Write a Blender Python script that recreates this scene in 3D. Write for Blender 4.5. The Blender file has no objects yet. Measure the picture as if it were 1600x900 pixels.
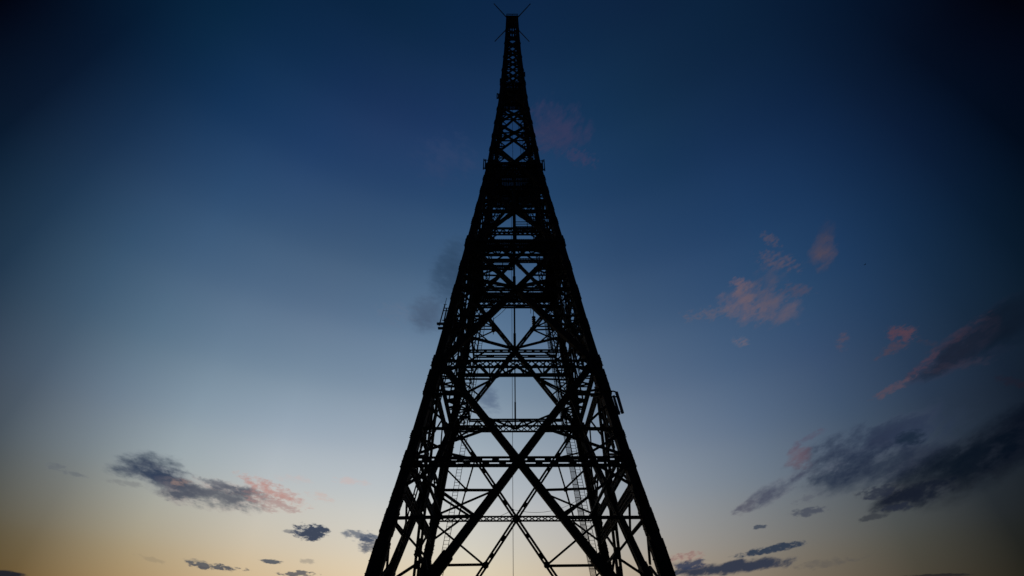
import bpy, bmesh, math, random
from mathutils import Vector, Matrix
random.seed(7)
scene = bpy.context.scene
COL = scene.collection

# ------------------------------------------------------------------ camera
FPX, PITCH, ROLL, YAW = 744.78, 0.69007, -0.00542, 0.008036
fh = Vector((math.sin(YAW), math.cos(YAW), 0)); zz = Vector((0, 0, 1)); rh = Vector((math.cos(YAW), -math.sin(YAW), 0))
fw = fh*math.cos(PITCH) + zz*math.sin(PITCH)
up = zz*math.cos(PITCH) - fh*math.sin(PITCH)
cr, sr = math.cos(ROLL), math.sin(ROLL)
rc = rh*cr + up*sr; uc = up*cr - rh*sr
cam_data = bpy.data.cameras.new('camera'); cam = bpy.data.objects.new('camera', cam_data); COL.objects.link(cam)
cam_data.sensor_width = 36.0; cam_data.lens = FPX*36.0/1600.0
cam_data.clip_start = 0.1; cam_data.clip_end = 20000
M = Matrix((rc, uc, -fw)).transposed().to_4x4(); M.translation = Vector((-0.6645, -42.0826, 1.6327))
cam.matrix_world = M
scene.camera = cam
scene.render.resolution_x = 1024; scene.render.resolution_y = 576
scene.view_settings.view_transform = 'Standard'; scene.view_settings.look = 'None'
scene.view_settings.exposure = 0.0; scene.view_settings.gamma = 1.0

# ------------------------------------------------------------------ dusk sky (world)
# twilight colours, lens vignette painted in as dark corners, by azimuth (degrees from north = +Y) and elevation, linear RGB
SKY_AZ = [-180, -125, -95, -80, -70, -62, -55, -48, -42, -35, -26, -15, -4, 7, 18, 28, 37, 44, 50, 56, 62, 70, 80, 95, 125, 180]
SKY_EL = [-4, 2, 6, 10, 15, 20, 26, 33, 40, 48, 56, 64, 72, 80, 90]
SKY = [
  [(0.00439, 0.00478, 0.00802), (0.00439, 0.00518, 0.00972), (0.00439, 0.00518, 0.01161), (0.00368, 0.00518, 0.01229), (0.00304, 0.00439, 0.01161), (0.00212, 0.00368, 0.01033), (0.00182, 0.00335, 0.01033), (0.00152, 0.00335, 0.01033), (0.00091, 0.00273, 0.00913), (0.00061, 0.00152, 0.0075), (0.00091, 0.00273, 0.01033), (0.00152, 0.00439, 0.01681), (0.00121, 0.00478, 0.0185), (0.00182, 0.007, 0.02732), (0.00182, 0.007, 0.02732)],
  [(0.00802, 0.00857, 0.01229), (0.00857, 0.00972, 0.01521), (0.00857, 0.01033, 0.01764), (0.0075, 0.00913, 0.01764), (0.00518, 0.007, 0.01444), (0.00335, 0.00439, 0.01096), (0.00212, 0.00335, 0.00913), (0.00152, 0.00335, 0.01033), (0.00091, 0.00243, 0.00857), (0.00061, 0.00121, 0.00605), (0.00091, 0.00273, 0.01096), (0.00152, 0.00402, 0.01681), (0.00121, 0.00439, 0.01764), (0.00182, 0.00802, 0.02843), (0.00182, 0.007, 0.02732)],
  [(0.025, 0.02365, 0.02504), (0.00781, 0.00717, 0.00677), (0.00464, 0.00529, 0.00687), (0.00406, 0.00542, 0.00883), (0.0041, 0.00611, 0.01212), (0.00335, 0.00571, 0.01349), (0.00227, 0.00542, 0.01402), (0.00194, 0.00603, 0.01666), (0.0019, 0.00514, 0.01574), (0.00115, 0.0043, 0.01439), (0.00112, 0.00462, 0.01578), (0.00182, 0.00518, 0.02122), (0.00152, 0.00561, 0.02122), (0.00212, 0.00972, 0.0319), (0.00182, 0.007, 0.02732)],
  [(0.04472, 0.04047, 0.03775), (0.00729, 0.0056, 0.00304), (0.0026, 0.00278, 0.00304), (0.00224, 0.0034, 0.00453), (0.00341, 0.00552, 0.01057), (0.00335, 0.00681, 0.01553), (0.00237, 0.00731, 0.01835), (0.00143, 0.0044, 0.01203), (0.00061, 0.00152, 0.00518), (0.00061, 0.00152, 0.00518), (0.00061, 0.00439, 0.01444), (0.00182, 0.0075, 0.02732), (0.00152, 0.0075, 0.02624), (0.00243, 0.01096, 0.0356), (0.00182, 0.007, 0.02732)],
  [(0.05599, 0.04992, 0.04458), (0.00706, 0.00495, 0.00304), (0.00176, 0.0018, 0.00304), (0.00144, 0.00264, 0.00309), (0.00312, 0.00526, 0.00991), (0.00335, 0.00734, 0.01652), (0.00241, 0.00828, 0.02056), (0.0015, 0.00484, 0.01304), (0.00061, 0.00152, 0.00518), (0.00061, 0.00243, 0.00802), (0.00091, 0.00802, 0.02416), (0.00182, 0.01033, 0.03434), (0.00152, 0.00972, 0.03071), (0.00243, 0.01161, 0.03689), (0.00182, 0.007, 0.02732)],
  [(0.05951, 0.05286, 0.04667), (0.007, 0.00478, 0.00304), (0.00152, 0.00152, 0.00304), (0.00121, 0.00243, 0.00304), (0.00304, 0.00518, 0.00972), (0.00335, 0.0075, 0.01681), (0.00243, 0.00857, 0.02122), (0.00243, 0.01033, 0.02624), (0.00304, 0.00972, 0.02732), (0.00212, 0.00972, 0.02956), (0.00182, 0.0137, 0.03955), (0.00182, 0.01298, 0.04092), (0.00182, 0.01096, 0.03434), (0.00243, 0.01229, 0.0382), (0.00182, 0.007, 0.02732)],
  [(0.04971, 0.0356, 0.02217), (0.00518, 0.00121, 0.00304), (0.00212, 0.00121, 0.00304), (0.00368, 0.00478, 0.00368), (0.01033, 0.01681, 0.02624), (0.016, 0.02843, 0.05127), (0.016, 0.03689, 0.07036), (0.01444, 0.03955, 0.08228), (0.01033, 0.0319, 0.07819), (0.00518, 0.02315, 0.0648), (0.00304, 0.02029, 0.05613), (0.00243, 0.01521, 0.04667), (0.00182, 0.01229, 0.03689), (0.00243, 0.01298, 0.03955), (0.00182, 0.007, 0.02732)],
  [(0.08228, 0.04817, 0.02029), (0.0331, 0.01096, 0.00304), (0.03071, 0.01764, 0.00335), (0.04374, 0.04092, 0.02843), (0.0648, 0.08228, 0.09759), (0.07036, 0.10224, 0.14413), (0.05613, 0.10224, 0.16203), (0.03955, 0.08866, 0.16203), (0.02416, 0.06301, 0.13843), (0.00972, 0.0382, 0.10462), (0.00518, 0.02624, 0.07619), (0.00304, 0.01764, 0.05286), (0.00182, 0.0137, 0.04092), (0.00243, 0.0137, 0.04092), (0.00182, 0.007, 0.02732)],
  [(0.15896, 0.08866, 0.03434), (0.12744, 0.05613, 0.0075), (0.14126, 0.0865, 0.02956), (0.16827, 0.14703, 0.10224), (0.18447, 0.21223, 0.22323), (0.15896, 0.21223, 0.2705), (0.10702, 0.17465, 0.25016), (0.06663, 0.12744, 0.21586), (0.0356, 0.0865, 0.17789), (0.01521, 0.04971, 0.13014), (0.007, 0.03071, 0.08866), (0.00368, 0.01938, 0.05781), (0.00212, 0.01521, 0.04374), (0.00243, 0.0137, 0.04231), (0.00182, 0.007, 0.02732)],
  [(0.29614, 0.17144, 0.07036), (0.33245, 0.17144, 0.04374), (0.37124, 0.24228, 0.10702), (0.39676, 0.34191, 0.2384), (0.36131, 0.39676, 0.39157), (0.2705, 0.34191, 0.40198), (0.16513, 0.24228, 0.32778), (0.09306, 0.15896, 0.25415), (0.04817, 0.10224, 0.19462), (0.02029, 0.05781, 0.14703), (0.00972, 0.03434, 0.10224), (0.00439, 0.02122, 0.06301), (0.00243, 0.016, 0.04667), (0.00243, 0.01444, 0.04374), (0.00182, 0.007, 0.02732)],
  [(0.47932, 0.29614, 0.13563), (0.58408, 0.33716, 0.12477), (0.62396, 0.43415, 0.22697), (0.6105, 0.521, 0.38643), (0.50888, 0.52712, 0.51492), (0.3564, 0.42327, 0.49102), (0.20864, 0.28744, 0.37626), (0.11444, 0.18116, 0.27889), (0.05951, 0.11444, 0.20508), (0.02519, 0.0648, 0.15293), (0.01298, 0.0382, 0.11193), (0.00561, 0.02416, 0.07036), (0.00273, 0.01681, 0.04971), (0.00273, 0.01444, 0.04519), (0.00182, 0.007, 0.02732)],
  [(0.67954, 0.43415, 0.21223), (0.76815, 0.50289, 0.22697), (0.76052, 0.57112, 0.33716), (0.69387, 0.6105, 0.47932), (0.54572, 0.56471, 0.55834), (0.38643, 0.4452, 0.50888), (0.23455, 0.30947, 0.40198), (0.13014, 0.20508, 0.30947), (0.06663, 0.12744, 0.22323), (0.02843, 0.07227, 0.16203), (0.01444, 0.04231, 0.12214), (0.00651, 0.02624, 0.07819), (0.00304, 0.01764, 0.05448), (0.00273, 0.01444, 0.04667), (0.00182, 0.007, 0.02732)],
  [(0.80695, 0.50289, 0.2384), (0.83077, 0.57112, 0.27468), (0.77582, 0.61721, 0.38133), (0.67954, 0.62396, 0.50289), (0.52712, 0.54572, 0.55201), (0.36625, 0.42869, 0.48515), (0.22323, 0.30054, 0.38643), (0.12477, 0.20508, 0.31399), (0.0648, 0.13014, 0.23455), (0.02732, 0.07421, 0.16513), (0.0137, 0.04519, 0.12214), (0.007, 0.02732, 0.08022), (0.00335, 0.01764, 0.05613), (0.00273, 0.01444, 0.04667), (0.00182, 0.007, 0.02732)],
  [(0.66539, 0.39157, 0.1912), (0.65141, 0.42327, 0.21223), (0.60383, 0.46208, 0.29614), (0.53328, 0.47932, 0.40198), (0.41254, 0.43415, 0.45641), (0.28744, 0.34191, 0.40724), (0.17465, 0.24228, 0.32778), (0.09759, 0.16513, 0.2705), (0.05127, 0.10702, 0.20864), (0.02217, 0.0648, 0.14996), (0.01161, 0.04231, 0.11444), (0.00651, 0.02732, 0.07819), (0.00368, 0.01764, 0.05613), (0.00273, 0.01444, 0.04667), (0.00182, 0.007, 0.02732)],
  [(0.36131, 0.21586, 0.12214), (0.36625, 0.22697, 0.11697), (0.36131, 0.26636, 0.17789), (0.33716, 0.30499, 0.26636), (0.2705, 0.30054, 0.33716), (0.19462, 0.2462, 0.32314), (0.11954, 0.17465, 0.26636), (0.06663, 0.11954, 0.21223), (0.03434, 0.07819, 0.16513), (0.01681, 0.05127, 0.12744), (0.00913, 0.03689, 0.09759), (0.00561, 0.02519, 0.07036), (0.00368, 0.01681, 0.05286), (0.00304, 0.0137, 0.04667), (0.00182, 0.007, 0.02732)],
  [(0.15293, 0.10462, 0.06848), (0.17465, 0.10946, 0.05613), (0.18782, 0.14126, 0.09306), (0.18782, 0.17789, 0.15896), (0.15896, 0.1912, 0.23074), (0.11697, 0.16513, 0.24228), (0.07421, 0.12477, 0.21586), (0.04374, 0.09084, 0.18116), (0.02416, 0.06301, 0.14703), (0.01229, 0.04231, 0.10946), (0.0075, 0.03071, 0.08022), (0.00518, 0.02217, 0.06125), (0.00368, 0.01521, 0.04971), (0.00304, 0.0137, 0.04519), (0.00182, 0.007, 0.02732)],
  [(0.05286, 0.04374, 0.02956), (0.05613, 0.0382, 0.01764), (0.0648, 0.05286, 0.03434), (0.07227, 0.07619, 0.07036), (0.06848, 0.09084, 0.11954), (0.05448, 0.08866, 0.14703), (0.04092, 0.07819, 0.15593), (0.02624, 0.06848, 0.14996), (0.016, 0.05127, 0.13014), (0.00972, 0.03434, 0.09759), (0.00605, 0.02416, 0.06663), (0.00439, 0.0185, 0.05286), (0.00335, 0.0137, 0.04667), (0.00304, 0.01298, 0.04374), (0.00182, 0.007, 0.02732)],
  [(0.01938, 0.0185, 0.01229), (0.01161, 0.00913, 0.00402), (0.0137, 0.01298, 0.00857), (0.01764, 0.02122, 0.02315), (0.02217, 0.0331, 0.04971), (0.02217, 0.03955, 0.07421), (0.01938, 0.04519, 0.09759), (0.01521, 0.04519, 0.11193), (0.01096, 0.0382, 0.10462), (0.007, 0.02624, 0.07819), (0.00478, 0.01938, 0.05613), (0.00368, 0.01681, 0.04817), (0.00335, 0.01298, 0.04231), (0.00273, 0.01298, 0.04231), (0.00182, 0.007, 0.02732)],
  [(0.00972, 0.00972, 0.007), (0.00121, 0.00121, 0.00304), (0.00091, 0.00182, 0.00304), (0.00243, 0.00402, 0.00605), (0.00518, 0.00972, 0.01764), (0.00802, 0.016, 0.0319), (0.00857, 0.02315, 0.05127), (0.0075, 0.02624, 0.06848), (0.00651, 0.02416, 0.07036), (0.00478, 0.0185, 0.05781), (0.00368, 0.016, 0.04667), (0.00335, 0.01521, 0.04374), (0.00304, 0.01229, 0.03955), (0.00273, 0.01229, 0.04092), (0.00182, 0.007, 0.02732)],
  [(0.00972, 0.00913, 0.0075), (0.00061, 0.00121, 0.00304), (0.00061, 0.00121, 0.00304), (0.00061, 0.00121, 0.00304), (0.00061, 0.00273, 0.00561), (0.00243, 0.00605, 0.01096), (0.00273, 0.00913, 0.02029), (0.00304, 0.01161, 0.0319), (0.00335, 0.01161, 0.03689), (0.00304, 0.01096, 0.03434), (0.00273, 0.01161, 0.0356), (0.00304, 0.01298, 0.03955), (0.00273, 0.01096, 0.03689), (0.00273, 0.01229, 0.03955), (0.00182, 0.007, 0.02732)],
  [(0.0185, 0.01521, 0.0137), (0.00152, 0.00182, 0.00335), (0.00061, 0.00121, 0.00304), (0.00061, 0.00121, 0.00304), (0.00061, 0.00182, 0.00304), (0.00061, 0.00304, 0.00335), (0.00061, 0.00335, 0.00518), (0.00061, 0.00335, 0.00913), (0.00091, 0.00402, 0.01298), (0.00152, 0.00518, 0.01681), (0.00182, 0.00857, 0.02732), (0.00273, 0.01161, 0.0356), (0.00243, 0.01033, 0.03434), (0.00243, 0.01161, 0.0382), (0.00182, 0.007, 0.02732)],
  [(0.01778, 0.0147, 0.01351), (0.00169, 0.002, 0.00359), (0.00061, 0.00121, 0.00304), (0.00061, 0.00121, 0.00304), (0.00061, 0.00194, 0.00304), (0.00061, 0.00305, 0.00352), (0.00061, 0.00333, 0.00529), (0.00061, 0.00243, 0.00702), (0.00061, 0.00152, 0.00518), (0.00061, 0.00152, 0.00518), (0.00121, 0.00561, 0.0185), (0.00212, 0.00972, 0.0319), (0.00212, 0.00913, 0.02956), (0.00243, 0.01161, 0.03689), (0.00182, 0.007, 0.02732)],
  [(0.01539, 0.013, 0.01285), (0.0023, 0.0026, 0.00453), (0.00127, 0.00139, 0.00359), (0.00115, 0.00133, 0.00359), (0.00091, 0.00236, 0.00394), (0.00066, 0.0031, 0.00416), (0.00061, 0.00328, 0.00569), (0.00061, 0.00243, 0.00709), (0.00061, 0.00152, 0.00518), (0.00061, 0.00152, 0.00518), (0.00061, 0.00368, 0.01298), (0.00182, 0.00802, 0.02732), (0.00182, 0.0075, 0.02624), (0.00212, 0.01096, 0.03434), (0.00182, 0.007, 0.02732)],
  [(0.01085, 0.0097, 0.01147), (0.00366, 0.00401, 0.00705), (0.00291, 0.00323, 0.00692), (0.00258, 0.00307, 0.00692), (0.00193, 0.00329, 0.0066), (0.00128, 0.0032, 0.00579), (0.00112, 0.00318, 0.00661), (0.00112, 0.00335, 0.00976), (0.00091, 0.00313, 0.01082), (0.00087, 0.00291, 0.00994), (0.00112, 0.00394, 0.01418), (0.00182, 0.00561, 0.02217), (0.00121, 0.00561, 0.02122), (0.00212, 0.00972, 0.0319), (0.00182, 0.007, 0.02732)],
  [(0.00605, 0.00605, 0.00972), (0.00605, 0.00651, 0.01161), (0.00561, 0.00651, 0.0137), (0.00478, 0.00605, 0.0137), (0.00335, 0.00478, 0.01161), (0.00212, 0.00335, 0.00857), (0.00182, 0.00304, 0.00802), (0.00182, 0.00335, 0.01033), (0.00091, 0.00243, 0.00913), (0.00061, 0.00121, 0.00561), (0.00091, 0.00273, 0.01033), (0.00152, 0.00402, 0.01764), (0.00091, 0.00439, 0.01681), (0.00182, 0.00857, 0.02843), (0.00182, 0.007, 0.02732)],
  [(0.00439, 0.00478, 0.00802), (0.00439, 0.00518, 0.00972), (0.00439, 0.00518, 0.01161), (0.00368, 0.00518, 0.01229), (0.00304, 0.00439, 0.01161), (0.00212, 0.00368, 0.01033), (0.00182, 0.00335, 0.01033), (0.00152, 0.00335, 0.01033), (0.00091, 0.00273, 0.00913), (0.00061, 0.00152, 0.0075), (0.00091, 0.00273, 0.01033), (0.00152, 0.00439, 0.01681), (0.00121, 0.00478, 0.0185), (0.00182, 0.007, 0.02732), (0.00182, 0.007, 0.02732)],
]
CLOUDS = [  # clouds near the view corners have the lens darkening in their colours
  (-0.641, 0.2698, 17.805, 5.497, 1.428, -38.679, 2.48, 1.12, 0.97, 0.7, 0.8, (0.0296, 0.0482, 0.0887), (0.1384, 0.162, 0.2016)),
  (-0.6064, 0.2545, 15.052, 0.527, -9.296, -43.242, 2.8, 1.04, 0.95, 0.8, 0.8, (0.0343, 0.0513, 0.0931), (0.162, 0.1683, 0.2086)),
  (-0.5219, 0.2444, 9.575, 1.975, -1.041, -43.846, 4.2, 0.96, 0.9, 0.95, 0.8, (0.0844, 0.0931, 0.1221), (0.3916, 0.305, 0.2874)),
  (-0.5119, 0.2588, 16.35, 2.347, -7.129, -103.929, 2.4, 0.4, 0.7, 1.0, 0.9, (0.0887, 0.0931, 0.1274), (0.552, 0.3712, 0.3231)),
  (-0.4389, 0.2618, 14.271, -2.069, -21.029, -76.559, 2.48, 0.52, 0.85, 1.1, 1.0, (0.491, 0.2623, 0.2307), (0.7011, 0.402, 0.3231)),
  (-0.4385, 0.2433, 18.645, 0.943, -8.91, -73.01, 2.0, 0.56, 0.7, 1.2, 1.0, (0.3916, 0.2384, 0.2232), (0.6724, 0.4125, 0.3325)),
  (-0.5869, 0.2577, 45.406, 27.339, 38.016, -102.92, 0.88, 0.36, 0.4, 1.8, 1.2, (0.4342, 0.2874, 0.2307), (0.402, 0.305, 0.2705)),
  (-0.7422, 0.2457, 30.352, 6.555, -23.7, -179.349, 1.68, 0.28, 0.55, 1.3, 0.9, (0.117, 0.1329, 0.1559), (0.1812, 0.1946, 0.2159)),
  (-0.653, 0.2427, 28.792, 9.173, 4.422, -187.872, 1.6, 0.24, 0.4, 1.2, 0.8, (0.1559, 0.162, 0.1746), (0.2232, 0.2307, 0.2232)),
  (-0.3616, 0.2047, 32.947, 6.097, 0.516, -67.692, 1.12, 0.6, 0.97, 1.0, 0.5, (0.0319, 0.0482, 0.0887), (0.1274, 0.15, 0.1878)),
  (-0.3945, 0.2032, 58.947, 13.446, 7.657, -256.201, 0.64, 0.16, 0.6, 0.9, 0.7, (0.0802, 0.0976, 0.1384), (0.2232, 0.2307, 0.2542)),
  (-0.2721, 0.2031, 25.711, 0.035, -10.235, -99.696, 1.36, 0.4, 0.8, 1.0, 0.7, (0.0887, 0.117, 0.1746), (0.2623, 0.2874, 0.3231)),
  (-0.2608, 0.1915, 46.946, -10.059, -14.352, -54.998, 0.72, 0.72, 0.85, 0.8, 0.7, (0.0545, 0.0762, 0.1274), (0.2232, 0.2462, 0.2874)),
  (-0.4939, 0.144, 24.502, 6.091, -5.113, -194.262, 1.76, 0.24, 0.9, 1.5, 0.6, (0.0513, 0.0648, 0.0931), (0.2623, 0.2307, 0.1812)),
  (-0.5117, 0.1471, 36.145, 5.387, -28.089, -238.918, 1.2, 0.2, 0.5, 1.2, 0.8, (0.1384, 0.1384, 0.1384), (0.305, 0.2623, 0.1946)),
  (-0.412, 0.1569, 55.274, 11.388, -4.501, -274.92, 0.72, 0.16, 0.9, 1.2, 0.6, (0.0513, 0.0723, 0.107), (0.2623, 0.2384, 0.1878)),
  (-0.3657, 0.141, 32.56, 6.911, 0.444, -182.727, 1.2, 0.24, 0.85, 1.4, 0.6, (0.0612, 0.0723, 0.1022), (0.305, 0.2542, 0.1812)),
  (-0.7383, 0.1126, 44.508, 19.007, -3.269, -179.951, 1.36, 0.32, 0.97, 0.5, 0.5, (0.013, 0.0144, 0.0232), (0.0802, 0.0578, 0.0343)),
  (-0.5802, 0.1457, 34.172, 5.661, -36.104, -251.651, 1.36, 0.2, 0.35, 1.2, 0.9, (0.2623, 0.2159, 0.15), (0.3515, 0.2874, 0.1946)),
  (-0.3561, 0.1593, 68.217, 11.222, -5.117, -214.681, 0.56, 0.2, 0.45, 1.1, 0.8, (0.1878, 0.1812, 0.1746), (0.3515, 0.305, 0.2462)),
  (-0.3118, 0.2918, 26.14, 2.816, -1.358, -131.382, 1.28, 0.28, 0.45, 1.2, 1.0, (0.6172, 0.4452, 0.4125), (0.5776, 0.4564, 0.4233)),
  (-0.4152, 0.2857, 29.707, 6.541, 5.811, -118.553, 1.2, 0.32, 0.4, 1.2, 1.0, (0.5776, 0.4564, 0.4342), (0.5149, 0.4452, 0.4342)),
  (-0.361, 0.2624, 32.762, -4.2, -31.166, -137.356, 1.04, 0.28, 0.4, 1.4, 1.0, (0.6172, 0.402, 0.3419), (0.552, 0.4564, 0.4233)),
  (-0.0489, 0.4653, 34.943, 17.578, 7.926, -21.126, 0.72, 1.36, 0.6, 1.0, 0.9, (0.0648, 0.1022, 0.1878), (0.1221, 0.1683, 0.2542)),
  (-0.1586, 0.7174, 14.939, -2.14, -0.912, -11.323, 1.52, 2.64, 0.85, 0.35, 1.0, (0.0252, 0.0545, 0.107), (0.0452, 0.0887, 0.162)),
  (-0.2091, 0.6261, 15.915, -8.018, -6.768, -19.523, 1.44, 1.44, 0.85, 0.5, 1.1, (0.0578, 0.0887, 0.15), (0.0723, 0.1119, 0.1812)),
  (0.1828, 1.0065, 5.697, -8.546, -5.603, -13.838, 2.32, 1.92, 0.8, 1.1, 1.2, (0.0369, 0.0423, 0.1022), (0.0212, 0.0423, 0.107)),
  (0.1229, 0.9887, 13.828, -6.828, -5.423, -35.95, 1.2, 0.88, 0.4, 1.2, 1.3, (0.0423, 0.0482, 0.107), (0.0252, 0.0452, 0.1119)),
  (0.2422, 0.9436, 13.233, -12.945, -15.169, -43.885, 1.2, 0.64, 0.75, 1.2, 1.3, (0.0395, 0.0452, 0.107), (0.0212, 0.0482, 0.1221)),
  (-0.2099, 0.9417, 8.177, -3.049, -1.827, -17.78, 2.24, 1.76, 0.5, 1.3, 1.3, (0.0319, 0.0578, 0.1384), (0.0232, 0.0545, 0.1329)),
  (-0.2841, 0.6171, 17.834, 0.197, -0.381, -38.535, 1.44, 0.8, 0.25, 1.5, 1.2, (0.1384, 0.1746, 0.2542), (0.107, 0.162, 0.2542)),
  (0.661, 0.6746, 21.088, -27.872, -55.749, -53.65, 0.96, 0.4, 0.58, 1.2, 1.26, (0.1046, 0.0782, 0.0999), (0.0395, 0.0648, 0.1384)),
  (0.7394, 0.6121, 26.891, -23.557, -14.575, -19.974, 1.04, 1.36, 0.73, 1.1, 1.38, (0.0999, 0.0704, 0.0865), (0.0319, 0.0482, 0.1022)),
  (0.7644, 0.643, 40.131, -42.07, -21.472, -23.892, 0.64, 1.04, 0.34, 1.3, 1.38, (0.0561, 0.0497, 0.0782), (0.0252, 0.0423, 0.0931)),
  (0.6555, 0.6327, 16.27, -13.335, -26.87, -42.655, 1.6, 0.64, 0.58, 1.3, 1.26, (0.1095, 0.0823, 0.1095), (0.0395, 0.0648, 0.1329)),
  (0.565, 0.6164, 30.892, -25.103, -33.804, -55.659, 0.8, 0.48, 0.68, 1.1, 1.26, (0.1529, 0.1046, 0.1301), (0.0545, 0.0802, 0.15)),
  (0.5531, 0.5763, 11.774, -14.979, -18.506, -17.535, 1.76, 1.2, 0.73, 1.4, 1.26, (0.159, 0.1144, 0.1413), (0.0762, 0.1022, 0.1746)),
  (0.6029, 0.5666, 10.414, -9.956, -14.438, -18.454, 2.4, 1.36, 0.61, 1.4, 1.26, (0.1413, 0.1046, 0.1301), (0.0612, 0.0887, 0.1559)),
  (0.484, 0.579, 14.304, -3.542, -8.718, -61.549, 2.0, 0.52, 0.58, 1.4, 1.26, (0.1248, 0.1095, 0.147), (0.0723, 0.107, 0.1812)),
  (0.6285, 0.6064, 16.779, -23.493, -13.608, -11.316, 1.2, 1.76, 0.48, 1.5, 1.38, (0.1046, 0.0865, 0.1195), (0.0482, 0.0762, 0.1441)),
  (0.6594, 0.5754, 22.015, -13.531, -29.064, -63.316, 1.36, 0.48, 0.48, 1.4, 1.26, (0.0999, 0.0742, 0.1046), (0.0423, 0.0685, 0.1329)),
  (0.5229, 0.515, 46.126, -22.682, -29.388, -86.014, 0.64, 0.36, 0.63, 1.1, 1.15, (0.1779, 0.1356, 0.159), (0.1119, 0.1441, 0.2232)),
  (0.699, 0.4693, 63.53, -82.285, -58.574, -42.722, 0.4, 0.48, 0.54, 1.2, 1.15, (0.1046, 0.0704, 0.0908), (0.0452, 0.0648, 0.1221)),
  (0.6873, 0.4592, 70.021, -49.173, -43.387, -76.856, 0.48, 0.4, 0.48, 1.2, 1.15, (0.0999, 0.0704, 0.0953), (0.0452, 0.0685, 0.1274)),
  (0.7858, 0.4468, 37.395, -24.636, -27.171, -52.375, 1.04, 0.64, 0.73, 1.1, 1.15, (0.0823, 0.0467, 0.063), (0.0343, 0.0482, 0.0976)),
  (0.763, 0.4308, 30.559, -1.74, 15.19, -87.324, 1.36, 0.48, 0.63, 1.2, 1.15, (0.0782, 0.0497, 0.0666), (0.0395, 0.0545, 0.1022)),
  (0.8081, 0.4214, 49.348, -37.934, -77.041, -113.987, 0.8, 0.28, 0.34, 1.2, 1.15, (0.0497, 0.0356, 0.0529), (0.0252, 0.0423, 0.0887)),
  (0.8956, 0.4058, 9.838, -1.85, 4.087, -29.983, 5.2, 1.6, 0.95, 0.45, 1.0, (0.0044, 0.0091, 0.0194), (0.016, 0.016, 0.0319)),
  (0.8288, 0.3941, 12.788, -0.37, 12.826, -48.081, 3.6, 0.96, 0.9, 0.6, 0.9, (0.0116, 0.016, 0.0319), (0.0452, 0.0319, 0.0545)),
  (0.7819, 0.3913, 26.269, 2.8, 50.308, -137.715, 1.6, 0.32, 0.5, 1.1, 1.0, (0.0887, 0.0452, 0.0648), (0.0452, 0.0395, 0.0685)),
  (0.8516, 0.4177, 16.593, -0.829, 28.16, -115.078, 2.8, 0.4, 0.4, 0.9, 1.2, (0.0648, 0.0369, 0.0545), (0.0296, 0.0273, 0.0545)),
  (0.8194, 0.3777, 16.98, -6.802, -16.766, -118.008, 2.8, 0.36, 0.35, 1.2, 1.1, (0.0423, 0.0343, 0.0545), (0.0273, 0.0343, 0.0648)),
  (0.7318, 0.3715, 24.006, -0.716, 29.529, -135.099, 1.76, 0.32, 0.6, 1.3, 1.0, (0.1022, 0.0648, 0.0844), (0.0482, 0.0545, 0.0931)),
  (0.874, 0.3315, 26.675, -20.78, -67.482, -98.651, 1.84, 0.36, 0.4, 1.0, 1.0, (0.016, 0.0103, 0.0194), (0.0116, 0.013, 0.0252)),
  (0.7815, 0.4462, 37.261, -24.435, -28.727, -55.857, 1.04, 0.6, 0.75, 1.1, 1.0, (0.0887, 0.0482, 0.0723), (0.0395, 0.0452, 0.0887)),
  (0.6998, 0.3038, 7.462, -1.966, 0.307, -32.125, 6.0, 1.36, 0.6, 1.1, 1.1, (0.0252, 0.0395, 0.0802), (0.0423, 0.0612, 0.1119)),
  (0.6337, 0.2934, 7.386, -0.408, 5.533, -30.106, 5.6, 1.44, 0.88, 0.8, 1.1, (0.0232, 0.0343, 0.0685), (0.0648, 0.0762, 0.1221)),
  (0.6215, 0.2656, 8.895, -1.995, 0.97, -28.513, 4.8, 1.52, 0.97, 0.55, 1.1, (0.0144, 0.0252, 0.0545), (0.0648, 0.0685, 0.107)),
  (0.7057, 0.2614, 8.411, -2.978, -1.579, -28.036, 5.6, 1.6, 0.85, 0.65, 1.2, (0.016, 0.0232, 0.0452), (0.0395, 0.0482, 0.0762)),
  (0.7177, 0.2944, 38.249, -15.116, -9.281, -76.38, 1.2, 0.56, 0.85, 0.6, 0.8, (0.0091, 0.0194, 0.0395), (0.0252, 0.0423, 0.0802)),
  (0.4972, 0.2552, 11.145, 2.46, 21.264, -59.703, 3.2, 0.68, 0.85, 1.0, 0.9, (0.0545, 0.0612, 0.1022), (0.1384, 0.1274, 0.162)),
  (0.4373, 0.2349, 31.335, 13.105, 45.977, -96.515, 1.04, 0.4, 0.6, 1.1, 0.9, (0.0887, 0.0887, 0.1221), (0.162, 0.15, 0.1683)),
  (0.5486, 0.3002, 35.924, -33.373, -21.23, -27.061, 0.88, 1.04, 0.6, 1.8, 1.2, (0.1384, 0.0723, 0.0931), (0.117, 0.1022, 0.15)),
  (0.5734, 0.3254, 23.667, 4.466, 49.173, -141.848, 1.52, 0.28, 0.5, 1.2, 1.0, (0.0887, 0.0762, 0.1221), (0.0931, 0.1119, 0.1812)),
  (0.8094, 0.2589, 7.132, 0.317, 10.1, -24.689, 7.0, 2.16, 0.98, 0.3, 0.95, (0.0009, 0.0024, 0.008), (0.008, 0.013, 0.0232)),
  (0.738, 0.2423, 7.786, -0.424, 8.759, -31.576, 6.2, 1.6, 0.98, 0.4, 1.0, (0.003, 0.007, 0.0144), (0.0176, 0.0232, 0.0369)),
  (0.6761, 0.2178, 13.166, -2.609, 6.479, -54.989, 3.6, 0.88, 0.95, 0.7, 0.8, (0.008, 0.0116, 0.0232), (0.0395, 0.0452, 0.0578)),
  (0.6376, 0.229, 24.422, -4.956, 8.086, -96.034, 1.84, 0.48, 0.8, 1.0, 0.8, (0.0194, 0.0252, 0.0452), (0.0762, 0.0802, 0.0931)),
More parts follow.
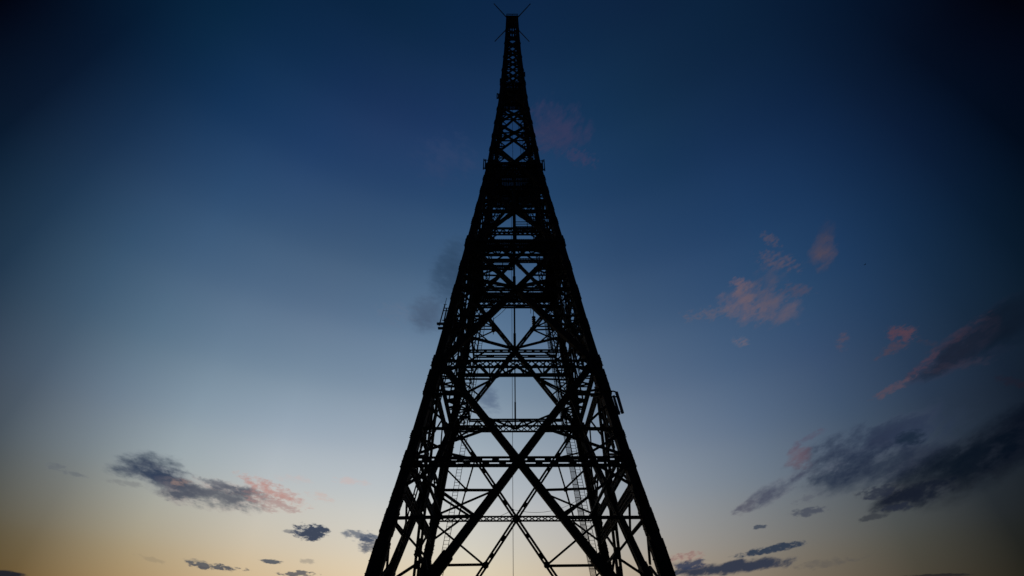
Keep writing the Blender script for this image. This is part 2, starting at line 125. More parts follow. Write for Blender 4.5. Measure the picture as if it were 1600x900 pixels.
  (0.6536, 0.2061, 34.591, -9.904, 3.936, -147.497, 1.36, 0.32, 0.85, 0.9, 0.8, (0.0194, 0.0252, 0.0423), (0.0612, 0.0685, 0.0762)),
  (0.6188, 0.1967, 43.807, -9.913, 14.101, -196.478, 1.04, 0.24, 0.85, 0.9, 0.8, (0.0395, 0.0452, 0.0545), (0.0802, 0.0844, 0.0887)),
  (0.5306, 0.216, 30.133, -5.887, 6.023, -135.676, 1.36, 0.32, 0.75, 1.1, 0.8, (0.0482, 0.0578, 0.0887), (0.1221, 0.1274, 0.1441)),
  (0.5384, 0.2365, 41.294, -0.616, 26.344, -135.318, 0.96, 0.32, 0.5, 1.1, 0.9, (0.0887, 0.0976, 0.1274), (0.1384, 0.1441, 0.162)),
  (0.4502, 0.2026, 80.897, -20.169, -8.286, -260.369, 0.48, 0.16, 0.9, 1.2, 0.7, (0.0545, 0.0685, 0.0976), (0.15, 0.1559, 0.1683)),
  (0.4573, 0.1685, 16.132, -1.691, 17.114, -159.282, 2.48, 0.28, 0.97, 0.9, 0.6, (0.0273, 0.0423, 0.0723), (0.117, 0.1221, 0.1329)),
  (0.3844, 0.1458, 8.7, -1.454, 2.975, -91.511, 4.48, 0.48, 0.97, 0.95, 0.6, (0.0273, 0.0369, 0.0648), (0.1384, 0.1274, 0.1221)),
  (0.3154, 0.1661, 30.549, -2.282, 7.771, -116.508, 1.2, 0.36, 0.85, 1.0, 0.8, (0.2874, 0.162, 0.15), (0.4564, 0.2789, 0.2232)),
  (0.3215, 0.1551, 27.368, -4.355, 0.907, -117.475, 1.36, 0.36, 0.93, 0.7, 0.6, (0.0369, 0.0482, 0.0887), (0.1878, 0.15, 0.1384)),
  (0.529, 0.1424, 18.31, -4.34, 6.946, -148.303, 2.4, 0.32, 0.35, 1.3, 0.9, (0.0685, 0.0685, 0.0762), (0.0976, 0.0931, 0.0844)),
  (0.6631, 0.1145, 21.994, -9.769, -24.11, -431.343, 2.4, 0.12, 0.75, 0.7, 0.6, (0.013, 0.0116, 0.016), (0.0343, 0.0273, 0.0232)),
]

def build_world():
    w = bpy.data.worlds.new("World"); scene.world = w; w.use_nodes = True
    nt = w.node_tree; nt.nodes.clear()
    N = nt.nodes.new; L = nt.links.new
    def val(x, sock):
        if isinstance(x, (int, float)): sock.default_value = x
        else: L(x, sock)
    def mth(op, a, b=0.0, c=0.0, clamp=False):
        n = N('ShaderNodeMath'); n.operation = op; n.use_clamp = clamp
        val(a, n.inputs[0]); val(b, n.inputs[1])
        if op in ('MULTIPLY_ADD',): val(c, n.inputs[2])
        return n.outputs[0]
    tc = N('ShaderNodeTexCoord'); sp = N('ShaderNodeSeparateXYZ')
    nv = N('ShaderNodeVectorMath'); nv.operation = 'NORMALIZE'; L(tc.outputs['Generated'], nv.inputs[0]); L(nv.outputs[0], sp.inputs[0])
    az = mth('ARCTAN2', sp.outputs[0], sp.outputs[1]); el = mth('ARCSINE', sp.outputs[2])
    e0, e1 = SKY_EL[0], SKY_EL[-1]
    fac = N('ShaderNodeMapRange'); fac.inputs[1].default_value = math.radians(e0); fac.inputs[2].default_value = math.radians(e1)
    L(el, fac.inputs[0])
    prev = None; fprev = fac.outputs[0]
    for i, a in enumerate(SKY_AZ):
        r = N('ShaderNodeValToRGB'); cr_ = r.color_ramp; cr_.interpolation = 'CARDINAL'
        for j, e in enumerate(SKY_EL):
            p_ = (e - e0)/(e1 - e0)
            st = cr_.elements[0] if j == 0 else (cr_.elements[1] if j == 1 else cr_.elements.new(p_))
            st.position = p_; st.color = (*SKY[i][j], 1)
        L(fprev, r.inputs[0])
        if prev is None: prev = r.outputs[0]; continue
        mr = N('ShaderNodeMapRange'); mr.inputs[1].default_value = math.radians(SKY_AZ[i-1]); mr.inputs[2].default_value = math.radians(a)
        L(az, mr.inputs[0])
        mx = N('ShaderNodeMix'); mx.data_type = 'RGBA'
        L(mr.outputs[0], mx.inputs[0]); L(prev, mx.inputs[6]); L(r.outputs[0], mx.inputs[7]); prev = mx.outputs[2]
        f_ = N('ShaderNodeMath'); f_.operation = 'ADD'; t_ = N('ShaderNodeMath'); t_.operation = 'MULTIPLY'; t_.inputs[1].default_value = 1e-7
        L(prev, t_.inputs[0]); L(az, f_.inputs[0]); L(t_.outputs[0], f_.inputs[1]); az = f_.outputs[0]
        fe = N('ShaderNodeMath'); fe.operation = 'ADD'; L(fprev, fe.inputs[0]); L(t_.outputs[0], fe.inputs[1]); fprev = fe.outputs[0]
    # shared fractal fields in azimuth / elevation, streaked along the drift of the clouds
    def field(ang, sx, sy, detail, rough, seed):
        c, s_ = math.cos(ang), math.sin(ang); cx = N('ShaderNodeCombineXYZ')
        L(mth('ADD', mth('MULTIPLY', az0_, c*sx), mth('MULTIPLY', el, s_*sx)), cx.inputs[0])
        L(mth('ADD', mth('MULTIPLY', az0_, -s_*sy), mth('MULTIPLY', el, c*sy)), cx.inputs[1]); cx.inputs[2].default_value = seed
        n = N('ShaderNodeTexNoise'); n.inputs['Scale'].default_value = 1.0; n.inputs['Detail'].default_value = detail; n.inputs['Roughness'].default_value = rough
        L(cx.outputs[0], n.inputs['Vector']); return mth('SUBTRACT', n.outputs[0], .5)
    az0_ = az
    FSPEC = {'L': (-.30, 15, 32, 7, .6, 3.3), 'l': (-.15, 34, 84, 4, .6, 8.1), 'R': (.42, 11, 27, 6, .62, 5.2), 'r': (.30, 30, 74, 4, .6, 1.7), 's': (-.08, 75, 170, 3, .62, 6.4), 't': (.15, 75, 170, 3, .62, 2.9)}
    gt = bpy.data.node_groups.new('cloud_patch', 'ShaderNodeTree')
    def sock(n, io, t): return gt.interface.new_socket(name=n, in_out=io, socket_type=t)
    sock('P', 'INPUT', 'NodeSocketVector'); sock('Mu', 'INPUT', 'NodeSocketVector'); sock('Mv', 'INPUT', 'NodeSocketVector')
    for n in ('N1', 'N2', 'A1', 'A2', 'Opacity', 'Soft'): sock(n, 'INPUT', 'NodeSocketFloat')
    for n in ('Core', 'Edge', 'Sky'): sock(n, 'INPUT', 'NodeSocketColor')
    sock('Color', 'OUTPUT', 'NodeSocketColor'); sock('POut', 'OUTPUT', 'NodeSocketVector')
    gi = gt.nodes.new('NodeGroupInput'); go = gt.nodes.new('NodeGroupOutput'); G = gi.outputs
    def gm(op, *xs):
        n = gt.nodes.new('ShaderNodeMath'); n.operation = op
        for k, x in enumerate(xs):
            if isinstance(x, (int, float)): n.inputs[k].default_value = x
            else: gt.links.new(x, n.inputs[k])
        return n.outputs[0]
    def dot(a_, b_):
        n = gt.nodes.new('ShaderNodeVectorMath'); n.operation = 'DOT_PRODUCT'; gt.links.new(a_, n.inputs[0]); gt.links.new(b_, n.inputs[1]); return n.outputs['Value']
    def smooth(x, lo, hi, to):
        n = gt.nodes.new('ShaderNodeMapRange'); n.interpolation_type = 'SMOOTHSTEP'
        for k, q in ((0, x), (1, lo), (2, hi), (4, to)):
            if isinstance(q, (int, float)): n.inputs[k].default_value = q
            else: gt.links.new(q, n.inputs[k])
        return n.outputs[0]
    u = dot(G['P'], G['Mu']); v = dot(G['P'], G['Mv'])
    nn = gm('MULTIPLY_ADD', G['N1'], G['A1'], gm("MULTIPLY_ADD", G["N2"], G["A2"], 1.12))
    d = gm('SUBTRACT', nn, gm('MULTIPLY_ADD', u, u, gm('MULTIPLY', v, v)))
    a2 = smooth(d, 0.0, G['Soft'], G['Opacity'])
    ck = smooth(gm('MULTIPLY_ADD', G['N2'], 1.6, d), .0, .8, 1.0)
    def mix(f_, x, y):
        n = gt.nodes.new('ShaderNodeMix'); n.data_type = 'RGBA'; gt.links.new(f_, n.inputs[0]); gt.links.new(x, n.inputs[6]); gt.links.new(y, n.inputs[7]); return n.outputs[2]
    gt.links.new(mix(a2, G['Sky'], mix(ck, G['Edge'], G['Core'])), go.inputs['Color'])
    # the position is handed on from cloud to cloud so that they are worked out one after the other
    vm = gt.nodes.new('ShaderNodeVectorMath'); vm.operation = 'MULTIPLY_ADD'; gt.links.new(a2, vm.inputs[0]); vm.inputs[1].default_value = (1e-7, 0, 0); gt.links.new(G['P'], vm.inputs[2])
    gt.links.new(vm.outputs[0], go.inputs['POut'])
    pv = N('ShaderNodeCombineXYZ'); L(az, pv.inputs[0]); L(el, pv.inputs[1]); pv.inputs[2].default_value = 1.0; pv = pv.outputs[0]
    def extent(c):
        det = c[2]*c[5] - c[3]*c[4]                      # half sizes in azimuth and elevation of the patch
        return 2.1*math.hypot(c[5], c[3])/abs(det), 2.1*math.hypot(c[4], c[2])/abs(det)
    def leaf(cl):
        bg = N('ShaderNodeBackground'); col = prev; p = pv; F = {}
        for c in cl:
            g = N('ShaderNodeGroup'); g.node_tree = gt; L(p, g.inputs['P']); L(col, g.inputs['Sky'])
            a0, l0, m11, m12, m21, m22, sx, sy, op, amp, soft, core, edge = c
            g.inputs['Mu'].default_value = (m11, m12, -(m11*a0 + m12*l0)); g.inputs['Mv'].default_value = (m21, m22, -(m21*a0 + m22*l0))
            big = min(1, sx/3.0)
            small = sx < 2.9 and sy < .9
            for k, nm in zip(('s', 'l') if small and a0 < 0.15 else ('t', 'r') if small else ('L', 'l') if a0 < 0.15 else ('R', 'r'), ('N1', 'N2')):
                if k not in F: F[k] = field(*FSPEC[k])
                L(F[k], g.inputs[nm])
            g.inputs['A1'].default_value = amp*(2.8 if small else 3.4*big); g.inputs['A2'].default_value = amp*(2.4 - .9*big)
            g.inputs['Opacity'].default_value = op; g.inputs['Soft'].default_value = soft*1.5
            g.inputs['Core'].default_value = (*core, 1); g.inputs['Edge'].default_value = (*edge, 1)
            col = g.outputs[0]; p = g.outputs[1]
        L(col, bg.inputs['Color']); bg.inputs['Strength'].default_value = 1.0; return bg.outputs[0]
    # the sky is looked up region by region, each region holding only the clouds that reach into it
    def tree(cl, box, depth=0):
        if len(cl) <= 7 or depth > 6: return leaf(cl)
        best = None
        for ax in (0, 1):
            for c in cl:
                for sg in (-1, 1):
                    x = c[ax] + sg*extent(c)[ax]
                    if not box[ax][0] < x < box[ax][1]: continue
                    lo = [q for q in cl if q[ax] - extent(q)[ax] < x]; hi = [q for q in cl if q[ax] + extent(q)[ax] > x]
                    fr = (x - box[ax][0])/(box[ax][1] - box[ax][0]); cost = len(lo)*fr + len(hi)*(1-fr)
                    if max(len(lo), len(hi)) < len(cl) + (1 if cost < len(cl)*.9 else 0) and (best is None or cost < best[0]): best = (cost, ax, x, lo, hi)
        if best is None: return leaf(cl)
        _, ax, x, lo, hi = best
        bl, bh = list(box), list(box); bl[ax] = (box[ax][0], x); bh[ax] = (x, box[ax][1])
        ms = N('ShaderNodeMixShader'); L(mth('GREATER_THAN', (az0_, el)[ax], x), ms.inputs[0])
        L(tree(lo, bl, depth+1), ms.inputs[1]); L(tree(hi, bh, depth+1), ms.inputs[2]); return ms.outputs[0]
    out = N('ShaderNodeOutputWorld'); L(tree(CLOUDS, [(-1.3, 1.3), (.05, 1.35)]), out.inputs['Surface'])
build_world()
# the sun has just set straight behind the tower: only a trace of direct light is left
sd = bpy.data.lights.new('sun', 'SUN'); sd.energy = 0.02; sd.angle = math.radians(0.5); sd.color = (1, .62, .4)
sun = bpy.data.objects.new('sun', sd); COL.objects.link(sun)
sun.rotation_euler = Vector((-0.12, 0.99, 0.02)).to_track_quat('Z', 'Y').to_euler()
# ------------------------------------------------------------------ materials
def principled(name, base, rough=.8, metal=0.0, var=.35, scale=6.0, stretch=(1, 1, 1), bump=.15):
    m = bpy.data.materials.new(name); m.use_nodes = True; nt = m.node_tree; b = nt.nodes['Principled BSDF']
    tc = nt.nodes.new('ShaderNodeTexCoord'); mp = nt.nodes.new('ShaderNodeMapping'); mp.inputs['Scale'].default_value = stretch
    nz = nt.nodes.new('ShaderNodeTexNoise'); nz.inputs['Scale'].default_value = scale; nz.inputs['Detail'].default_value = 6
    rp = nt.nodes.new('ShaderNodeValToRGB')
    rp.color_ramp.elements[0].position = .3; rp.color_ramp.elements[1].position = .72
    rp.color_ramp.elements[0].color = (*[c*(1-var) for c in base], 1); rp.color_ramp.elements[1].color = (*[min(1, c*(1+var)) for c in base], 1)
    L = nt.links.new
    L(tc.outputs['Object'], mp.inputs[0]); L(mp.outputs[0], nz.inputs['Vector']); L(nz.outputs[0], rp.inputs[0]); L(rp.outputs[0], b.inputs['Base Color'])
    bp = nt.nodes.new('ShaderNodeBump'); bp.inputs['Strength'].default_value = bump; L(nz.outputs[0], bp.inputs['Height']); L(bp.outputs[0], b.inputs['Normal'])
    b.inputs['Roughness'].default_value = rough; b.inputs['Metallic'].default_value = metal
    return m
WOOD = principled('weathered_larch', (.065, .052, .042), .85, 0, .4, 3.0, (1, 1, .25), .3)
IRON = principled('dark_iron', (.05, .048, .046), .6, .4, .3, 9)
ZINC = principled('galvanised_steel', (.42, .43, .44), .45, .5, .15, 12)
PAINT = principled('grey_paint', (.25, .26, .27), .6, 0, .15, 6)
CERAM = principled('brown_glaze', (.06, .03, .02), .25, 0, .2, 6)
CONC = principled('concrete', (.3, .29, .27), .9, 0, .2, 2)
GRASS = principled('grass', (.05, .07, .025), .95, 0, .5, .6)
FEATHER = principled('dark_feather', (.03, .03, .03), .8, 0, .2, 20)

# ------------------------------------------------------------------ mesh helpers
class MB:
    """collects boxes and tubes; build() makes ONE mesh object with its origin at the middle"""
    def __init__(s): s.v = []; s.f = []
    def box8(s, c):
        k = len(s.v); s.v += [tuple(p) for p in c]
        for q in ((0, 1, 2, 3), (7, 6, 5, 4), (0, 4, 5, 1), (1, 5, 6, 2), (2, 6, 7, 3), (3, 7, 4, 0)): s.f.append(tuple(k+i for i in q))
    def bar(s, p0, p1, a, b, nrm, off=0.0, dep=0.0, a1=None):
        """box from p0 to p1, width a in the plane across nrm, depth b along nrm"""
        p0 = Vector(p0); p1 = Vector(p1); d = (p1-p0).normalized(); n = Vector(nrm); n = (n - d*n.dot(d)).normalized(); t = d.cross(n)
        o = t*off + n*dep; a1 = a if a1 is None else a1
        c = []
        for p, w in ((p0, a), (p1, a1)):
            for i, j in ((-1, -1), (1, -1), (1, 1), (-1, 1)): c.append(p + o + t*(i*w/2) + n*(j*b/2))
        s.box8(c)
    def tube(s, p0, p1, r, n=6, r1=None):
        p0 = Vector(p0); p1 = Vector(p1); d = (p1-p0).normalized(); x = d.orthogonal().normalized(); y = d.cross(x); k = len(s.v); r1 = r if r1 is None else r1
        for p, q in ((p0, r), (p1, r1)):
            for i in range(n):
                a = 2*math.pi*i/n; s.v.append(tuple(p + x*(q*math.cos(a)) + y*(q*math.sin(a))))
        for i in range(n): s.f.append((k+i, k+(i+1) % n, k+n+(i+1) % n, k+n+i))
        s.f.append(tuple(k+i for i in reversed(range(n)))); s.f.append(tuple(k+n+i for i in range(n)))
    def path(s, pts, r, n=5):
        for a, b in zip(pts, pts[1:]): s.tube(a, b, r, n)
    def lathe(s, base, axis, prof, n=10):
        ax = Vector(axis).normalized(); x = ax.orthogonal().normalized(); y = ax.cross(x); base = Vector(base); k = len(s.v)
        for h, r in prof:
            for i in range(n):
                a = 2*math.pi*i/n; s.v.append(tuple(base + ax*h + x*(r*math.cos(a)) + y*(r*math.sin(a))))
        for j in range(len(prof)-1):
            for i in range(n): s.f.append((k+j*n+i, k+j*n+(i+1) % n, k+(j+1)*n+(i+1) % n, k+(j+1)*n+i))
        s.f.append(tuple(k+i for i in reversed(range(n)))); s.f.append(tuple(k+(len(prof)-1)*n+i for i in range(n)))
    def build(s, name, mat, parent=None, origin=None):
        vs = [Vector(v) for v in s.v]
        if origin is None:
            lo = Vector([min(v[i] for v in vs) for i in range(3)]); hi = Vector([max(v[i] for v in vs) for i in range(3)]); origin = (lo+hi)/2
        origin = Vector(origin)
        me = bpy.data.meshes.new(name); me.from_pydata([tuple(v-origin) for v in vs], [], s.f)
        bm = bmesh.new(); bm.from_mesh(me); bmesh.ops.recalc_face_normals(bm, faces=bm.faces); bm.to_mesh(me); bm.free()
        me.materials.append(mat); o = bpy.data.objects.new(name, me); COL.objects.link(o)
        if parent is None: o.location = origin
        else:
            base = WORLD_AT[parent.name]; o.parent = parent; o.location = origin - base
        WORLD_AT[o.name] = origin
        return o
WORLD_AT = {}
def thing(name, loc, label, cat, group=None):
    o = bpy.data.objects.new(name, None); COL.objects.link(o); o.location = loc; o.empty_display_size = .2
    WORLD_AT[o.name] = Vector(loc); o['label'] = label; o['category'] = cat
    if group: o['group'] = group
    return o
def tag(o, label, cat, group=None):
    o['label'] = label; o['category'] = cat
    if group: o['group'] = group
    return o

# ------------------------------------------------------------------ ground
def build_ground():
    g = MB(); n = 36
    rs = [0, 14, 30, 60, 120, 300, 900, 3000, 9000]
    g.v.append((0, 0, 0))
    for r in rs[1:]:
        for i in range(n):
            a = 2*math.pi*i/n; g.v.append((r*math.cos(a), r*math.sin(a), 0 if r < 50 else random.uniform(-.12, .12)))
    for i in range(n): g.f.append((0, 1+i, 1+(i+1) % n))
    for j in range(len(rs)-2):
        for i in range(n): g.f.append((1+j*n+i, 1+(j+1)*n+i, 1+(j+1)*n+(i+1) % n, 1+j*n+(i+1) % n))
    o = g.build('ground', GRASS, origin=(0, 0, 0)); o['kind'] = 'structure'
build_ground()

# ------------------------------------------------------------------ tower geometry
PZ = [0, 6.48, 8.24, 10.18, 14.68, 20.21, 27.17, 36.12, 46.81, 55.03, 72.69, 81.79, 92.35, 101.2, 109.7]
PW = [19.9, 18.5, 18.03, 17.45, 16.14, 14.72, 13.08, 11.17, 8.85, 7.18, 4.79, 4.02, 3.23, 2.8, 2.5]
def interp(x, X, Y):
    if x <= X[0]: return Y[0] + (Y[1]-Y[0])*(x-X[0])/(X[1]-X[0])
    for i in range(len(X)-1):
        if x <= X[i+1]: return Y[i] + (Y[i+1]-Y[i])*(x-X[i])/(X[i+1]-X[i])
    return Y[-1]
def th(z): return interp(z, [0, 40, 55, 80, 110], [.75, .7, .62, .56, .42])
def hc(z): return (interp(z, PZ, PW) - th(z))/2          # half width between leg centres
NRM = [Vector((0, -1, 0)), Vector((1, 0, 0)), Vector((0, 1, 0)), Vector((-1, 0, 0))]
TAN = [Vector((1, 0, 0)), Vector((0, 1, 0)), Vector((-1, 0, 0)), Vector((0, -1, 0))]
def FP(f, s, z, off=0.0, inset=0.0):
    """point on face f (0 near, 1 right, 2 back, 3 left), s -1..1 across between the leg centres"""
    a = hc(z); return NRM[f]*(a + off) + TAN[f]*(s*a) + Vector((0, 0, z))
def lerp(a, b, t): return a + (b-a)*t

TOWER = thing('radio_tower', (0, 0, 0), 'tall dark lattice tower tapering to a narrow top against the dusk sky', 'tower')

def leg(sx, sy):
    m = MB(); zs = [0.35] + [z for z in PZ if .35 < z < 109.7] + [109.7]
    zs = sorted(set(zs + [3.5, 12.2, 17.4, 23.7, 31.0, 39.0, 42.5, 50, 63, 68, 77, 87, 97, 105]))
    def P(z, i, j):
        c = hc(z); q = th(z)*.26; return Vector((sx*c + i*q, sy*c + j*q, z))
    for i in (-1, 1):
        for j in (-1, 1):
            for z0, z1 in zip(zs, zs[1:]):
                m.box8([P(z0, i, j) + Vector((u*th(z0)*.225, v*th(z0)*.225, 0)) for u, v in ((-1, -1), (1, -1), (1, 1), (-1, 1))] +
                       [P(z1, i, j) + Vector((u*th(z1)*.225, v*th(z1)*.225, 0)) for u, v in ((-1, -1), (1, -1), (1, 1), (-1, 1))])
    for z0 in zs[:-1]:                               # packing blocks between the four timbers
        k = z0 + .4
        while k < z0 + 3 and k < 108:
            c = hc(k); m.bar((sx*c, sy*c, k), (sx*hc(k+.5), sy*hc(k+.5), k+.5), th(k)*.8, th(k)*.8, (0, 1, 0)); k += 1.5
    o = m.build('leg', WOOD, TOWER)
    # splice sleeves: thicker plank casings round the leg at the joints
    for z0, ln, ex in ((6.3, 2.2, .16), (8.9, 1.5, .10), (10.8, .9, .05), (13.2, 1.3, .14), (15.6, .5, .12), (19.3, 2.4, .22), (22.1, 1.1, .22), (26.2, 1.2, .10), (29.9, 2.0, .14), (34.2, 1.3, .12),
                       (38.0, 1.7, .26), (42.0, 1.1, .12), (44.6, 1.6, .10), (48.4, 1.2, .12), (51.2, 1.0, .14), (54.0, 1.3, .2), (58.5, 1.0, .14), (62.2, 1.0, .14), (66.2, .9, .14), (70.5, .9, .14), (74.5, 1.0, .1),
                       (79.2, 1.4, .16), (84.5, .8, .1), (90, .8, .08), (96, .8, .08), (102, .8, .06)):
        s = MB(); z1 = z0 + ln; t = th(z0) + ex
        a = Vector((sx*hc(z0), sy*hc(z0), z0)); b = Vector((sx*hc(z1), sy*hc(z1), z1))
        s.bar(a, b, t, th(z0)*.7, (0, 1, 0)); s.bar(a + (b-a)*.06, b - (b-a)*.06, th(z0)*.7, t, (0, 1, 0))
        for q in (.18, .5, .82):
            c = lerp(a, b, q); s.bar(c - Vector((t*.62, 0, 0)), c + Vector((t*.62, 0, 0)), .06, .06, (0, 0, 1)); s.bar(c - Vector((0, t*.62, 0)), c + Vector((0, t*.62, 0)), .06, .06, (0, 0, 1))
        s.build('splice_plate', WOOD, o)
    ft = MB(); c = hc(.0)
    def ring(h, r): return [Vector((sx*c + u*r, sy*c + v*r, h)) for u, v in ((-1, -1), (1, -1), (1, 1), (-1, 1))]
    ft.box8(ring(-.4, 1.1) + ring(.12, 1.0)); ft.box8(ring(.12, .8) + ring(.36, .55)); ft.build('footing', CONC, o)
for sx, sy in ((-1, -1), (1, -1), (-1, 1), (1, 1)): leg(sx, sy)

def compound(name, p0, p1, n, a, b, tw=.36, step=1.7, rows=2, sleeves=()):
    """twin timbers side by side with spacer blocks, in one or two layers"""
    m = MB(); p0 = Vector(p0); p1 = Vector(p1); Ln = (p1-p0).length; t = a*tw
    for i in (-1, 1):
        for j in ((-1, 1) if rows == 2 else (0,)):
            m.bar(p0, p1, t, b*(.36 if rows == 2 else 1), n, i*(a-t)/2, j*b*.32)
    k = .5
    while k < Ln:
        q = p0.lerp(p1, k/Ln); e = p0.lerp(p1, min(1, (k+random.uniform(.35, .6))/Ln)); m.bar(q, e, a*.9, b*.8, n); k += step*random.uniform(.85, 1.15)
    for u, v, ex in sleeves: m.bar(p0.lerp(p1, u), p0.lerp(p1, v), a+ex, b*1.1, n)
    return m.build(name, WOOD, TOWER)
def strut(f, s0, z0, s1, z1, a=.16, b=.14, off=.0, name='strut', twin=False):
    m = MB(); p0 = FP(f, s0, z0, off); p1 = FP(f, s1, z1, off)
    J = lambda: Vector((random.uniform(-.05, .05), random.uniform(-.05, .05), random.uniform(-.09, .09)))
    p0 = p0 + J(); p1 = p1 + J(); a *= random.uniform(.85, 1.15)
    if twin:
        m.bar(p0, p1, a*.38, b, NRM[f], a*.31); m.bar(p0, p1, a*.38, b, NRM[f], -a*.31)
        L = (p1-p0).length; k = .3
        while k < L: m.bar(p0.lerp(p1, k/L), p0.lerp(p1, min(1, (k+.25)/L)), a*.7, b*.8, NRM[f]); k += .95
    else: m.bar(p0, p1, a, b, NRM[f])
    return m.build(name, WOOD, TOWER)
def girder(f, z, h, s0=-1.0, s1=1.0, off=0.0, inset=0.0, cells=1.0, chord=.14, style='lattice', name='horizontal_beam', over=.35):
    """two chords with a lattice or blocks between; runs a little past the legs"""
    m = MB(); p0 = FP(f, s0, z, off); p1 = FP(f, s1, z, off); d = (p1-p0).normalized(); p0 -= d*over; p1 += d*over
    p0 -= NRM[f]*inset; p1 -= NRM[f]*inset
    U = Vector((0, 0, 1)); L = (p1-p0).length; n = max(2, int(L/cells))
    m.bar(p0 + U*h/2, p1 + U*h/2, chord, .2, NRM[f]); m.bar(p0 - U*h/2, p1 - U*h/2, chord, .2, NRM[f])
    for i in range(n):
        a = p0.lerp(p1, i/n); b = p0.lerp(p1, (i+1)/n)
        if style == 'lattice':
            m.bar(a - U*h*.42, b + U*h*.42, .07, .1, NRM[f], 0, .03); m.bar(a + U*h*.42, b - U*h*.42, .07, .1, NRM[f], 0, -.03)
        elif style == 'split':
            j = random.uniform(.2, .6); m.bar(a, b, h*.26, .1, NRM[f]); m.bar(a + U*h*.3, a.lerp(b, j) + U*h*.25, h*.4, .12, NRM[f]); m.bar(a.lerp(b, j) - U*h*.3, a.lerp(b, min(1, j+.4)) - U*h*.25, h*.4, .12, NRM[f])
        else: m.bar(a, a.lerp(b, .38), h*.8, .12, NRM[f])
    return m.build(name, WOOD, TOWER)
def gusset(f, s, z, w, h, off=.0, d=.5):
    m = MB(); c = FP(f, s, z, off); T = TAN[f]; slope = (FP(f, s, z+.5) - FP(f, s, z-.5)).normalized(); n = NRM[f]
    pts = [(-.5, -.28), (-.28, -.5), (.28, -.5), (.5, -.28), (.5, .28), (.28, .5), (-.28, .5), (-.5, .28)]
    k = len(m.v)
    for sgn in (-1, 1):
        for u, v in pts: m.v.append(tuple(c + T*(u*w) + slope*(v*h) + n*(sgn*d/2)))
    m.f.append(tuple(range(7, -1, -1))); m.f.append(tuple(range(8, 16)))
    for i in range(8): m.f.append((i, (i+1) % 8, 8+(i+1) % 8, 8+i))
    for u in (-.25, .25):
        for v in (-.25, .25):
            q = c + T*(u*w) + slope*(v*h); m.tube(q - n*(d*.5+.06), q + n*(d*.5+.06), .05, 6)
    return m.build('gusset_plate', WOOD, TOWER)

def sd(s0, z0, s1, z1, z):
    """s on the straight line between two face points, at height z"""
    x0 = s0*hc(z0); x1 = s1*hc(z1); return (x0 + (x1-x0)*(z-z0)/(z1-z0))/hc(z)
def cross_z(za, zb):
    a, b = hc(za), hc(zb); return za + (zb-za)*a/(a+b)

